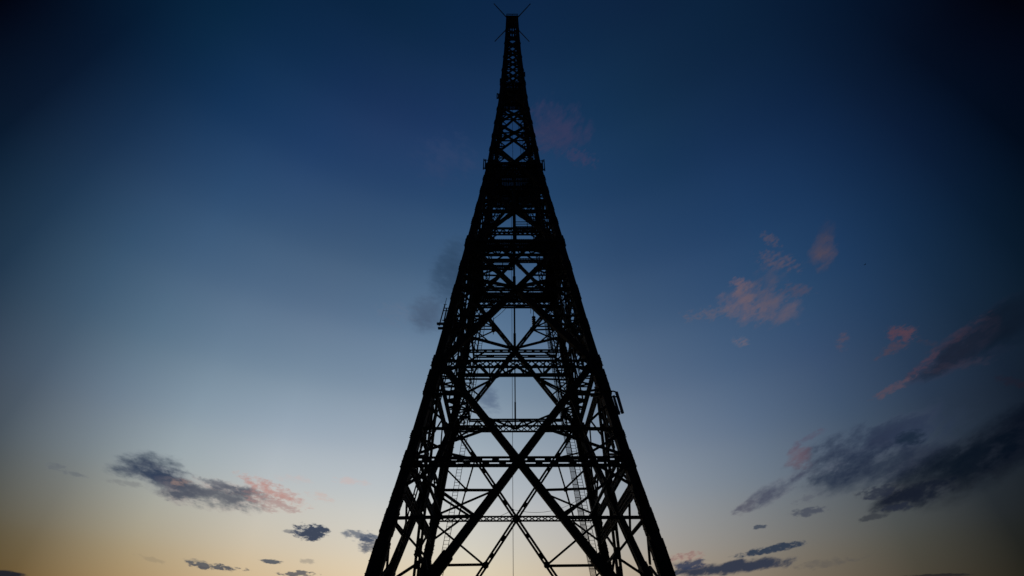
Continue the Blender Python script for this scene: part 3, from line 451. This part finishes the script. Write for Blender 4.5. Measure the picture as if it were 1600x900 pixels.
# big panels: (bottom, top, diagonal width, depth)
PANELS = [(1.0, 22.85, .52, .5), (22.3, 38.3, .42, .45), (38.4, 49.4, .34, .36), (49.4, 60.3, .36, .36), (60.3, 66.4, .3, .3), (66.4, 71.8, .28, .28), (71.8, 77.8, .28, .28),
          (80.2, 85.0, .3, .26), (85.0, 89.3, .28, .24), (89.3, 93.2, .27, .24), (93.2, 96.8, .26, .22), (96.8, 100.2, .25, .22), (100.2, 103.2, .24, .2), (103.2, 106.0, .22, .2)]
for ip, (za, zb, aw, bd) in enumerate(PANELS):
    zc = cross_z(za, zb)
    for f in range(4):
        W = NRM[f]
        sl = ((.50, .66, .22),) if ip == 0 else ()
        for sg in (-1, 1):
            off = .07*sg if ip < 7 else .03*sg
            lo = FP(f, sg*1.0, za, off); hi = FP(f, -sg*1.0, zb, off)
            if ip == 0: sleeves = ((.12, .30, .16),) if sg > 0 else ((.14, .31, .2),)
            elif ip == 1: sleeves = ((.03, .5, .16),) if f == 0 else ((.44, .56, .08),)
            elif ip == 2: sleeves = ((.46, .54, .08),)
            else: sleeves = ()
            compound('diagonal_brace', lo, hi, W, (.52 if f == 0 else .42 if f == 2 else .5) if ip == 0 else aw, bd, (.5 if f == 0 else .33 if f == 2 else .37) if ip < 1 else .3 if ip < 3 else .36, 1.9 if ip < 3 else 1.0, 2, sleeves)
        if ip < 7:
            gusset(f, 0, zc, aw*(1.75, 2.6, 1.15, 2.6)[f], aw*(1.7, 4.9, 1.2, 4.9)[f], 0, bd*1.3)
            for s in (-1, 1): gusset(f, s*.965, zb-.3, aw*1.9, aw*(3.6 if ip < 3 else 2.4), 0, bd*1.25)
        D = lambda z, sg: sd(sg, za, -sg, zb, z)          # sg=+1: from right foot to left head
        if ip == 0:
            girder(f, zc, .4 if f == 2 else .56, cells=.62 if f == 2 else 1.25, chord=.11, style='lattice' if f == 2 else 'split')
            if f != 2: girder(f, zc-.04, .1, inset=.75, cells=3.1, chord=.1, style='block', over=-.2)
            zl, zu, zm = za + .70*(zc-za), zc + .29*(zb-zc), zc + .62*(zb-zc)
            for sg in (-1, 1):
                dl, du, dm = D(zl, sg), D(zu, -sg), D(zm, -sg)
                strut(f, sg, zl, dl, zl, .2, .2, name='horizontal_beam')
                strut(f, sg, zc-.3, dl, zl, .17)                    # leg at crossing level -> lower diagonal
                strut(f, sg*.70, zc-.2, sg, zc-2.0, .17)
                strut(f, sg*.995, zl, dl*.5+sg*.5, zl-2.4, .15); strut(f, dl*.5+sg*.5, zl-2.4, D(zl-3.6, sg), zl-3.6, .15)
                strut(f, sg, zl-4.2, D(zl-3.4, sg), zl-3.4, .15); strut(f, sg, zl-4.5, dl*.5+sg*.5, zl-2.4, .14)
                strut(f, sg, zu, du, zu, .2, .2, name='horizontal_beam')
                strut(f, sg, zc+.4, du, zu, .17); strut(f, sg, zc+2.0, sg*.55, zc+.2, .17)
                q = du*.45 + sg*.55
                strut(f, q, zu, sg, zu+2.1, .15); strut(f, q, zu, D(zm, -sg), zm, .15); strut(f, q, zu, sg*.72, zc+.2, .15)
                gusset(f, q, zu, .4, .4, .02, .24); gusset(f, dl, zl, .55, .5, .0, .3)
                strut(f, sg, zm, dm, zm, .17); strut(f, sg*.6, zb-.1, sg, zb-1.7, .17); strut(f, sg, zm+.6, dm, zm, .14)
        elif ip < 3:
            girder(f, zc, .3, cells=.9, chord=.12, style='block')
            H = zb-za; zl, zu = za + .62*(zc-za), zc + .42*(zb-zc)
            for sg in (-1, 1):
                dl, du = D(zl, sg), D(zu, -sg)
                strut(f, sg, zl, dl, zl, .18, .18, name='horizontal_beam'); strut(f, sg, zc-.2, dl, zl, .15)
                strut(f, sg*.62, zc-.1, sg, zc-1.5, .15); strut(f, sg, zl-2.2, dl, zl, .14); strut(f, sg, zl-.2, D(zl-1.9, sg), zl-1.9, .14)
                strut(f, sg, zu, du, zu, .12, .14, name='horizontal_beam'); strut(f, sg, zu+.45, du, zu+.4, .12)
                if ip == 1: strut(f, sg, zc+1.9, 0, zc+.3, .26, .24)   # fan braces rising from the crossing to the legs
                strut(f, sg, zc+1.1, du, zu, .13); strut(f, sg*.9, zu, sg*.55, zc+1.2, .12)
                strut(f, sg, zb-1.6, sg*.55, zb-.2, .15); strut(f, du*.95, zu+.1, sg, zb-2.2, .12) if ip == 1 else None
                gusset(f, du, zu, .45, .5, .0, .3)
        else:
            h = zb-za
            strut(f, -1.06, zc, 1.06, zc, .16 if ip < 7 else .14, .16, name='horizontal_beam')
            for sg in (-1, 1):
                zl, zu = za + .5*(zc-za), zc + .5*(zb-zc)
                strut(f, sg, zl, D(zl, sg), zl, .15 if ip < 7 else .13, .12)
                strut(f, sg, zu, D(zu, -sg), zu, .15 if ip < 7 else .13, .12)
                if True:
                    strut(f, sg, zc, D(zl, sg), zl, .13); strut(f, sg, zc, D(zu, -sg), zu, .13)
                    gusset(f, sg*.93, zc, .5, 1.3, 0, .3)

# node level ring girders with an inner chord and plan bracing
def ring(z, depth, h, twinlow=True):
    for f in range(4):
        girder(f, z, h, cells=.62, chord=.14, style='lattice', over=.3)
        girder(f, z+.05, .2, inset=depth, cells=2.4, chord=.1, style='block', over=-depth*.98)
        m = MB(); a = hc(z); n = 6
        for i in range(n):                                       # zigzag between outer and inner chord
            x0 = -(a-depth) + 2*(a-depth)*i/n; x1 = x0 + 2*(a-depth)/n; xm = (x0+x1)/2
            P = lambda x, y: TAN[f]*x + NRM[f]*y + Vector((0, 0, z))
            m.bar(P(x0, a-.05), P(xm, a-depth), .12, .12, (0, 0, 1)); m.bar(P(xm, a-depth), P(x1, a-.05), .12, .12, (0, 0, 1)); m.bar(P(xm, a-depth), P(xm, a-.1), .1, .09, (0, 0, 1), 0, .14)
        m.build('plan_bracing', WOOD, TOWER)
ring(22.45, 2.0, .62)
ring(38.0, 1.3, .55)
ring(49.3, .9, .5)
ring(53.4, .9, .55)
for f in range(4): girder(f, 13.75 + 16.4, .25, inset=1.2, cells=2.0, chord=.09, style='block', over=-1.15)
# diamond plan bracing tying the face centres
for z, w in ((22.3, .14), (38.3, .14)):
    for k in range(4):
        m = MB(); a = hc(z)-.3; p = NRM[k]*a; q = NRM[(k+1) % 4]*a; p = p.lerp(q, .0)
        m.bar(p + Vector((0, 0, z)), q + Vector((0, 0, z)), w, w, (0, 0, 1)); m.build('plan_bracing', WOOD, TOWER)

# king posts down the middle of each face
for f in (0, 1, 2, 3):
    for z0, z1, a in ((22.6, 30.4, .12), (31.0, 37.6, .2), (39.2, 45.0, .26), (45.0, 53.0, .3)):
        if f == 0 and z0 < 39: continue
        m = MB(); n = 4
        for i in range(n):
            u0 = z0 + (z1-z0)*i/n; u1 = z0 + (z1-z0)*(i+1)/n; m.bar(FP(f, 0, u0, -.3), FP(f, 0, u1, -.3), a, a*.9, NRM[f])
        m.bar(FP(f, 0, z0, -.3), FP(f, 0, z0+2.6, -.3), a*1.5, a, NRM[f])
        m.build('king_post', WOOD, TOWER)
# secondary posts and lattice strips standing between the legs of each face
for f in range(4):
    for sg in (-1, 1):
        for (z0, z1, s0, s1) in ((22.4, 30.8, .80, .78), (31.2, 37.6, .80, .78), (39.4, 45.5, .74, .74), (46, 53, .74, .72)):
            m = MB(); p0 = FP(f, sg*s0, z0, -.15); p1 = FP(f, sg*s1, z1, -.15)
            m.bar(p0, p1, .11, .14, NRM[f], .2); m.bar(p0, p1, .11, .14, NRM[f], -.2); L = (p1-p0).length; k = 0
            while k < L-.8:
                a = p0.lerp(p1, k/L); b = p0.lerp(p1, (k+.7)/L); d = (b-a).normalized(); t = d.cross(NRM[f])
                m.bar(a - t*.2, b + t*.2, .06, .07, NRM[f]); k += .7
            m.build('lattice_post', WOOD, TOWER)
    # fine bracing between lattice posts and legs
    for (z0, z1) in ((23, 30.5), (31.5, 37.5), (39.5, 45.2), (46, 52.8), (55.5, 60), (60.5, 65), (66, 73), (74, 79)):
        for sg in (-1, 1):
            m = MB(); n = max(2, int((z1-z0)/1.5)); s_in = .8 if z0 < 39 else .72
            for i in range(n):
                u0 = z0 + (z1-z0)*i/n; u1 = z0 + (z1-z0)*(i+1)/n
                m.bar(FP(f, sg*s_in, u0, -.1), FP(f, sg*.97, u1, -.1), .09, .1, NRM[f]); m.bar(FP(f, sg*.97, u0, -.16), FP(f, sg*s_in, u1, -.16), .08, .09, NRM[f])
                m.bar(FP(f, sg*s_in, u0, -.13), FP(f, sg*.97, u0, -.13), .09, .09, NRM[f])
            m.build('side_lattice', WOOD, TOWER)

# ------------------------------------------------------------------ platforms
def deck(z, outer, inner, t=.12, name='platform_deck'):
    """ring (or full) deck of planks lying on joists"""
    m = MB(); p = .24; k = -outer
    while k < outer - 1e-6:
        e = min(outer, k+p-.012)
        if inner <= 0 or abs((k+e)/2) > inner: m.box8([Vector(q) for q in ((k, -outer, z), (e, -outer, z), (e, outer, z), (k, outer, z), (k, -outer, z+t), (e, -outer, z+t), (e, outer, z+t), (k, outer, z+t))])
        else:
            for y0, y1 in ((-outer, -inner), (inner, outer)): m.box8([Vector(q) for q in ((k, y0, z), (e, y0, z), (e, y1, z), (k, y1, z), (k, y0, z+t), (e, y0, z+t), (e, y1, z+t), (k, y1, z+t))])
        k += p
    for s in (-1, 1):
        for q in ([inner+.08, outer-.08] if inner > 0 else [i*outer/4 for i in range(5)]):
            m.bar((-outer, s*q, z-.1), (outer, s*q, z-.1), .14, .2, (0, 0, 1)) if inner <= 0 or q > inner else None
            m.bar((s*q, -outer, z-.1), (s*q, outer, z-.1), .14, .19, (0, 0, 1))
    return m.build(name, WOOD, TOWER)
def railing(pts, closed=True, name='railing', h=1.05, parent=None, mat=None):
    m = MB(); P = [Vector(p) for p in pts]; E = list(zip(P, P[1:] + ([P[0]] if closed else [])))
    if not closed: E = list(zip(P, P[1:]))
    U = Vector((0, 0, 1))
    for a, b in E:
        L = (b-a).length; n = max(1, round(L/1.4))
        for i in range(n+1): q = a.lerp(b, i/n); m.bar(q, q + U*h, .09, .09, (b-a))
        for hh, w in ((h, .1), (h*.55, .08)): m.bar(a + U*hh, b + U*hh, w, .06, (b-a).cross(U))
    return m.build(name, mat or WOOD, parent or TOWER)
def sq(r, z): return [(-r, -r, z), (r, -r, z), (r, r, z), (-r, r, z)]
def open_deck(z, outer, inner): 
    m = MB(); n = 0
    deck(z, outer, inner)
o39 = hc(39)+.5
deck(38.7, o39, hc(39)-1.15); railing(sq(hc(39)-1.1, 38.82))
o55 = hc(54.7)+.42
deck(54.75, o55, 0); railing(sq(hc(55)-.5, 54.87), h=.5)
o80 = hc(79.9)+.3
deck(79.7, o80, 0); railing(sq(o80-.3, 79.82), h=.8); deck(77.9, hc(78)-.05, .5)
deck(109.6, 1.2, 0); railing(sq(1.17, 109.72), h=.95)
# narrow cross walk on the first platform (left half) and a landing half way up to the second
def landing(x0, x1, y0, y1, z, rail='near'):
    m = MB(); k = x0
    while k < x1 - .1: m.box8([Vector(q) for q in ((k, y0, z), (k+.22, y0, z), (k+.22, y1, z), (k, y1, z), (k, y0, z+.1), (k+.22, y0, z+.1), (k+.22, y1, z+.1), (k, y1, z+.1))]); k += .235
    for y in (y0+.1, y1-.1): m.bar((x0, y, z-.12), (x1, y, z-.12), .16, .22, (0, 0, 1))
    o = m.build('landing', WOOD, TOWER); railing([(x0, y0, z+.1), (x1, y0, z+.1), (x1, y1, z+.1), (x0, y1, z+.1)], True, 'railing', 1.0)
yb = hc(43.4) - .95
landing(-hc(43)+.3, -.15, yb, yb+.8, 43.1)
yb = hc(49.4) - .95
landing(.1, hc(49)-.3, yb, yb+.85, 49.5)
m = MB(); yb = hc(44.4) - .3                               # perforated screen on the right half
for i in range(9): m.bar((.5 + i*.36, yb, 44.7), (.5 + (i+1)*.36, yb, 44.1), .07, .03, (0, 1, 0)); m.bar((.5 + i*.36, yb-.03, 44.1), (.5 + (i+1)*.36, yb-.03, 44.7), .07, .03, (0, 1, 0))
for z in (44.0, 44.78): m.bar((.4, yb, z), (3.85, yb, z), .12, .05, (0, 1, 0))
m.build('mesh_screen', ZINC, TOWER)
# wide perforated girders along the side faces, and extra posts and fans there
for f in (1, 3):
    for z, h in ((12.0, 1.0), (20.6, .95), (29.2, .7), (36.2, .6)):
        m = MB(); p0 = FP(f, -1, z, -.1); p1 = FP(f, 1, z, -.1); L = (p1-p0).length; n = int(L/.42); U = Vector((0, 0, 1))
        for e in (-.5, -.17, .17, .5): m.bar(p0 + U*(h*e), p1 + U*(h*e), .1, .12, NRM[f])
        for i in range(n):
            a = p0.lerp(p1, i/n); c = p0.lerp(p1, (i+1)/n); m.bar(a - U*h*.5, c + U*h*.5, .07, .1, NRM[f])
            if i % 2: m.bar(a + U*h*.5, c - U*h*.5, .06, .1, NRM[f])
        m.build('perforated_girder', WOOD, TOWER)
    for sg in (-1, 1):
        strut(f, sg*.74, 15.6, sg*.78, 21.8, .26, .14, -.12, 'post', twin=True)
        for k, (a0, z0, a1, z1) in enumerate(((1, 15.6, .42, 18.2), (1, 18.4, .42, 15.8), (1, 19.2, .42, 21.4), (1, 21.6, .72, 17.4), (1, 16.8, .72, 21.2), (.42, 17.6, .05, 20.4))):
            strut(f, sg*a0, z0, sg*a1, z1, .12, .12, -.05 - .04*(k % 3))
        for k, (a0, z0, a1, z1) in enumerate(((1, 24.2, .4, 28.6), (1, 28.4, .4, 24.6), (.8, 23.2, .1, 27.4), (1, 32.6, .4, 36.0), (1, 36.2, .4, 32.8), (.7, 31.6, .1, 35.4), (1, 40.2, .4, 43.4), (1, 46.2, .4, 48.8))):
            strut(f, sg*a0, z0, sg*a1, z1, .14, .12, -.05 - .04*(k % 3))
# closed plank casing below the second platform (reads as the solid dark block)
for f in range(4):
    pass

# top cabin frame and aerial rods
for k, (z0, z1) in enumerate(((103.5, 105.0), (105.2, 106.6), (106.8, 109.4))):
    for f in range(4):
        m = MB(); n = 4
        for i in range(n+1): s = -1 + 2*i/n; m.bar(FP(f, s*.9, z0, .02), FP(f, s*.9, z1, .02), .3, .05, NRM[f])
        m.bar(FP(f, -1, z0, .05), FP(f, 1, z0, .05), .16, .08, NRM[f]); m.bar(FP(f, -1, z1, .05), FP(f, 1, z1, .05), .16, .08, NRM[f])
        m.build('casing_panel', WOOD, TOWER)
for sx in (-1, 1):
    for sy in (-1, 1):
        m = MB(); z = 108.9 if sy < 0 else 108.9
        m.tube((sx*.95, sy*.95, z), (sx*3.7, sy*3.7, z+.1), .11, 6, .08); m.lathe((sx*3.6, sy*3.6, z+.1), (sx, sy, 0), ((0, .05), (.05, .1), (.18, .1), (.25, .03)), 8)
        m.build('aerial_rod', IRON, TOWER)

# ------------------------------------------------------------------ ladders and cable tray
def ladder(fn, z0, z1, w, axis, name='ladder', rung=.3, rail=.05, cage=False, mat=IRON):
    n = max(2, int((z1-z0)/2)); m = MB(); A = Vector(axis)
    for i in range(n):
        a = fn(z0 + (z1-z0)*i/n); b = fn(z0 + (z1-z0)*(i+1)/n)
        for s in (-1, 1): m.bar(a + A*(s*w/2), b + A*(s*w/2), rail, rail, A)
    o = m.build(name, mat, TOWER); r = MB(); z = z0 + .1
    while z < z1: p = fn(z); r.tube(p - A*w/2, p + A*w/2, rail*.42, 4); z += rung
    q = r.build('rungs', mat, o); q['kind'] = 'stuff'
    return o
X = Vector((1, 0, 0)); Y = Vector((0, 1, 0))
ladder(lambda z: Vector((hc(z)-.95, hc(z)-.25, z)), 1, 37, .5, X)
ladder(lambda z: Vector((-hc(z)+1.55, hc(z)-.35, z)), 1, 37, .5, X)
ladder(lambda z: Vector((-hc(z)+.15, -hc(z)*.50, z)), 1, 30, .85, Y, rung=.55, rail=.09)
ladder(lambda z: Vector((hc(z)-.2, -hc(z)*.12, z)), 24, 38, .6, Y, rung=.4, rail=.07)
ladder(lambda z: Vector((hc(z)*.55, hc(z)-.4, z)), 55, 79, .5, X)
# cable tray beside the right ladder: two rails, cables, cross bars
m = MB()
cf = lambda z, dx: Vector((hc(z)-1.45+dx, hc(z)-.2, z))
for i in range(18):
    a, b = 1+i*2, 3+i*2
    for dx in (-.28, .28): m.bar(cf(a, dx), cf(b, dx), .04, .08, Y)
    for k in range(5): m.tube(cf(a, -.2+k*.1), cf(b, -.2+k*.1), .028, 5)
z = 1.2
while z < 37: m.bar(cf(z, -.28) - Y*.06, cf(z, .28) - Y*.06, .05, .03, Y); z += .6
m.build('cable_tray', ZINC, TOWER)

# ------------------------------------------------------------------ antennas hung on the legs (things of their own)
def tubes(o, name, segs, mat=PAINT):
    for a, b, r in segs:
        m = MB(); m.tube(a, b, r, 8); m.build(name, mat, o)
def panel_antenna(base, out, h, label):
    """upright loop: slim radiator panel held off the leg by two arms"""
    b = Vector(base); o = Vector(out); t = thing('antenna', b, label, 'antenna', 'antennas fixed to the tower legs'); U = Vector((0, 0, 1)); w = o.length; d = o.normalized(); n = d.cross(U)
    m = MB(); m.tube(b + o, b + o + U*h, .07, 8); m.build('mast_tube', PAINT, t)
    for z in (.12*h, .88*h):
        m = MB(); m.tube(b + U*z - d*.3, b + o + U*z, .05, 6); m.bar(b + o*.9 + U*z - n*.12, b + o*.9 + U*z + n*.12, .12, .12, U); m.build('bracket_arm', IRON, t)
    m = MB(); m.bar(b + o*.55 + U*(.05*h), b + o*.55 + U*(.95*h), .16, .1, n); m.bar(b + o*.55 + U*(.05*h) , b + o*.55 + U*(.15*h), .2, .14, n); m.build('radiator', PAINT, t)
    return t
zz0 = 55.2
panel_antenna((-hc(56)-.3, -hc(56)-.2, 53.9), (-.55, 0, 0), 2.3, 'upright loop antenna on the left leg just above the solid second platform')
panel_antenna((hc(56)+.3, -hc(56)-.2, 53.6), (.55, 0, 0), 2.5, 'upright antenna on the right leg just above the solid second platform')
panel_antenna((-hc(76)-.2, -hc(76)-.1, 74.4), (-.45, 0, 0), 1.7, 'small antenna sticking out left near the narrow top, below the upper platform')
panel_antenna((hc(84)+.15, -hc(84)-.1, 82.4), (.3, 0, 0), 1.6, 'small bracket antenna on the right edge of the narrow upper tower')
panel_antenna((-hc(82)-.15, -hc(82)-.1, 80.2), (-.3, 0, 0), 1.3, 'small bracket antenna on the left edge of the narrow upper tower')
# whip antenna on the left leg at mid height
b = Vector((-hc(28)-.35, -hc(28)-.1, 27.0)); t = thing('antenna', b, 'thin spiked antenna on the left edge of the tower at mid height', 'antenna', 'antennas fixed to the tower legs')
m = MB(); m.tube(b + Vector((-.62, 0, -.2)), b + Vector((-.3, 0, 2.2)), .06, 8); m.tube(b + Vector((-.3, 0, 2.2)), b + Vector((-.2, 0, 3.0)), .03, 6); m.tube(b + Vector((-.42, 0, 2.25)), b + Vector((-.12, 0, 2.25)), .03, 6); m.build('whip', PAINT, t)
for z in (.4, 1.5, 1.8):
    m = MB(); m.tube(b + Vector((.5, 0, z)), b + Vector((-.4, 0, z)), .05, 6); m.build('bracket_arm', IRON, t)
m = MB(); m.bar(b + Vector((-.85, 0, .0)), b + Vector((-.2, 0, .0)), .14, .25, Y); m.bar(b + Vector((-.7, 0, -.5)), b + Vector((-.15, 0, -.5)), .14, .25, Y); m.build('junction_box', PAINT, t)
m = MB(); m.bar(b + Vector((-.22, 0, .3)), b + Vector((-.1, 0, 1.7)), .1, .1, Y); m.build('radiator', PAINT, t)
# framed panel antenna on the right leg lower down
b = Vector((hc(18.6)+.35, -hc(18.6)-.1, 17.2)); t = thing('antenna', b, 'framed antenna bracket on the right edge of the tower at lower mid height', 'antenna', 'antennas fixed to the tower legs')
m = MB(); m.tube(b + Vector((.62, 0, .5)), b + Vector((.4, 0, 2.3)), .13, 8); m.build('mast_tube', PAINT, t)
m = MB(); m.bar(b + Vector((.34, 0, .4)), b + Vector((.12, 0, 2.0)), .17, .14, Y); m.build('radiator', PAINT, t)
m = MB(); m.path([b + Vector((-.7, 0, 1.9)), b + Vector((-.45, 0, 2.35)), b + Vector((-.2, 0, 2.2)), b + Vector((.1, 0, 2.4)), b + Vector((.36, 0, 2.32))], .06, 6); m.build('feed_tube', IRON, t)
for z in (.6, 1.9):
    m = MB(); m.tube(b + Vector((-.6, 0, z)), b + Vector((.45, 0, z)), .06, 6); m.build('bracket_arm', IRON, t)

# ------------------------------------------------------------------ wires and insulators inside the tower
def wire(name, pts, r, label, cat='wire', group='thin wires hanging inside the tower'):
    m = MB(); m.path([Vector(p) for p in pts], r, 5); return tag(m.build(name, IRON), label, cat, group)
def sag(a, b, s, n=10):
    a, b = Vector(a), Vector(b); return [a.lerp(b, i/n) - Vector((0, 0, 4*s*(i/n)*(1-i/n))) for i in range(n+1)]
wire('antenna_wire', [(-.35, 0, 1.2), (-.35, 0, 54.5)], .022, 'long thin vertical wire hanging down the middle of the tower')
wire('antenna_wire', [(-.1, 0, 55.2), (-.1, 0, 79.4)], .03, 'short vertical wire in the open cells above the solid platform')
wire('stay_wire', sag((-.35, 0, 12.6), (-5.2, 5.2, 13.2), .5), .016, 'thin slack wire from the hanging wire to the back left leg')
wire('stay_wire', sag((-.35, 0, 12.6), (6.4, 5.6, 15.2), .7), .016, 'thin slack wire from the hanging wire to the back right leg')
m = MB(); m.lathe((-.35, 0, 12.45), (0, 0, 1), ((0, .03), (.05, .09), (.15, .09), (.2, .03)), 8); tag(m.build('wire_clamp', IRON), 'small clamp where the slack wires meet the long vertical wire', 'clamp')
wire('feed_wire', sag((.9, 1.0, 37.6), (-2.6, 5.0, 35.6), .6), .03, 'slack wire running to the hanging insulator on the left')
wire('feed_wire', sag((1.9, 2.0, 37.6), (2.0, 5.2, 36.6), .6), .03, 'short slack wire above the hanging insulator on the right')
def insulator(base, h, label):
    b = Vector(base); t = thing('insulator', b, label, 'insulator', 'insulators hanging under the first platform')
    m = MB(); m.tube(b - Vector((0, 0, .35)), b + Vector((0, 0, h + .9)), .045, 6); m.build('hanger_rod', IRON, t)
    m = MB(); pr = []; n = 5
    for i in range(n): pr += [(h*i/n, .13), (h*(i+.35)/n, .25), (h*(i+.6)/n, .25), (h*(i+.95)/n, .13)]
    m.lathe(b, (0, 0, 1), pr, 10); m.build('glazed_body', CERAM, t)
insulator((-2.55, hc(35)-.1, 33.9), 1.2, 'dark ribbed insulator hanging left of the middle under the first platform')
insulator((2.35, hc(35)-.1, 34.6), 1.6, 'long slim insulator hanging right of the middle under the first platform')

# ------------------------------------------------------------------ bird
def build_bird(c):
    t = Vector(c); m = MB(); m.lathe(t + Vector((-.16, 0, 0)), (1, .1, .05), ((0, .01), (.06, .045), (.16, .06), (.26, .04), (.31, .032), (.36, .02), (.40, .004)), 8)
    bird = thing('bird', c, 'tiny dark bird flying in the blue sky right of the tower', 'bird')
    m.build('body', FEATHER, bird)
    for s in (-1, 1):
        w = MB(); k = [t + Vector(q) for q in ((.1, s*.03, .02), (.12, s*.22, .1), (.02, s*.42, .07), (-.06, s*.24, .07), (-.06, s*.03, .01))]
        w.v = [tuple(p) for p in k] + [tuple(p - Vector((0, 0, .012))) for p in k]
        w.f = [(0, 1, 2, 3, 4), (9, 8, 7, 6, 5)] + [(i, i+5, (i+1) % 5 + 5, (i+1) % 5) for i in range(5)]
        w.build('wing', FEATHER, bird)
    w = MB(); k = [t + Vector(q) for q in ((-.12, -.02, 0), (-.3, -.06, 0), (-.3, .06, 0), (-.12, .02, 0))]
    w.v = [tuple(p) for p in k] + [tuple(p - Vector((0, 0, .012))) for p in k]; w.f = [(0, 1, 2, 3), (7, 6, 5, 4)] + [(i, i+4, (i+1) % 4 + 4, (i+1) % 4) for i in range(4)]
    w.build('tail', FEATHER, bird)
build_bird((89.3, 46.6, 82.5))
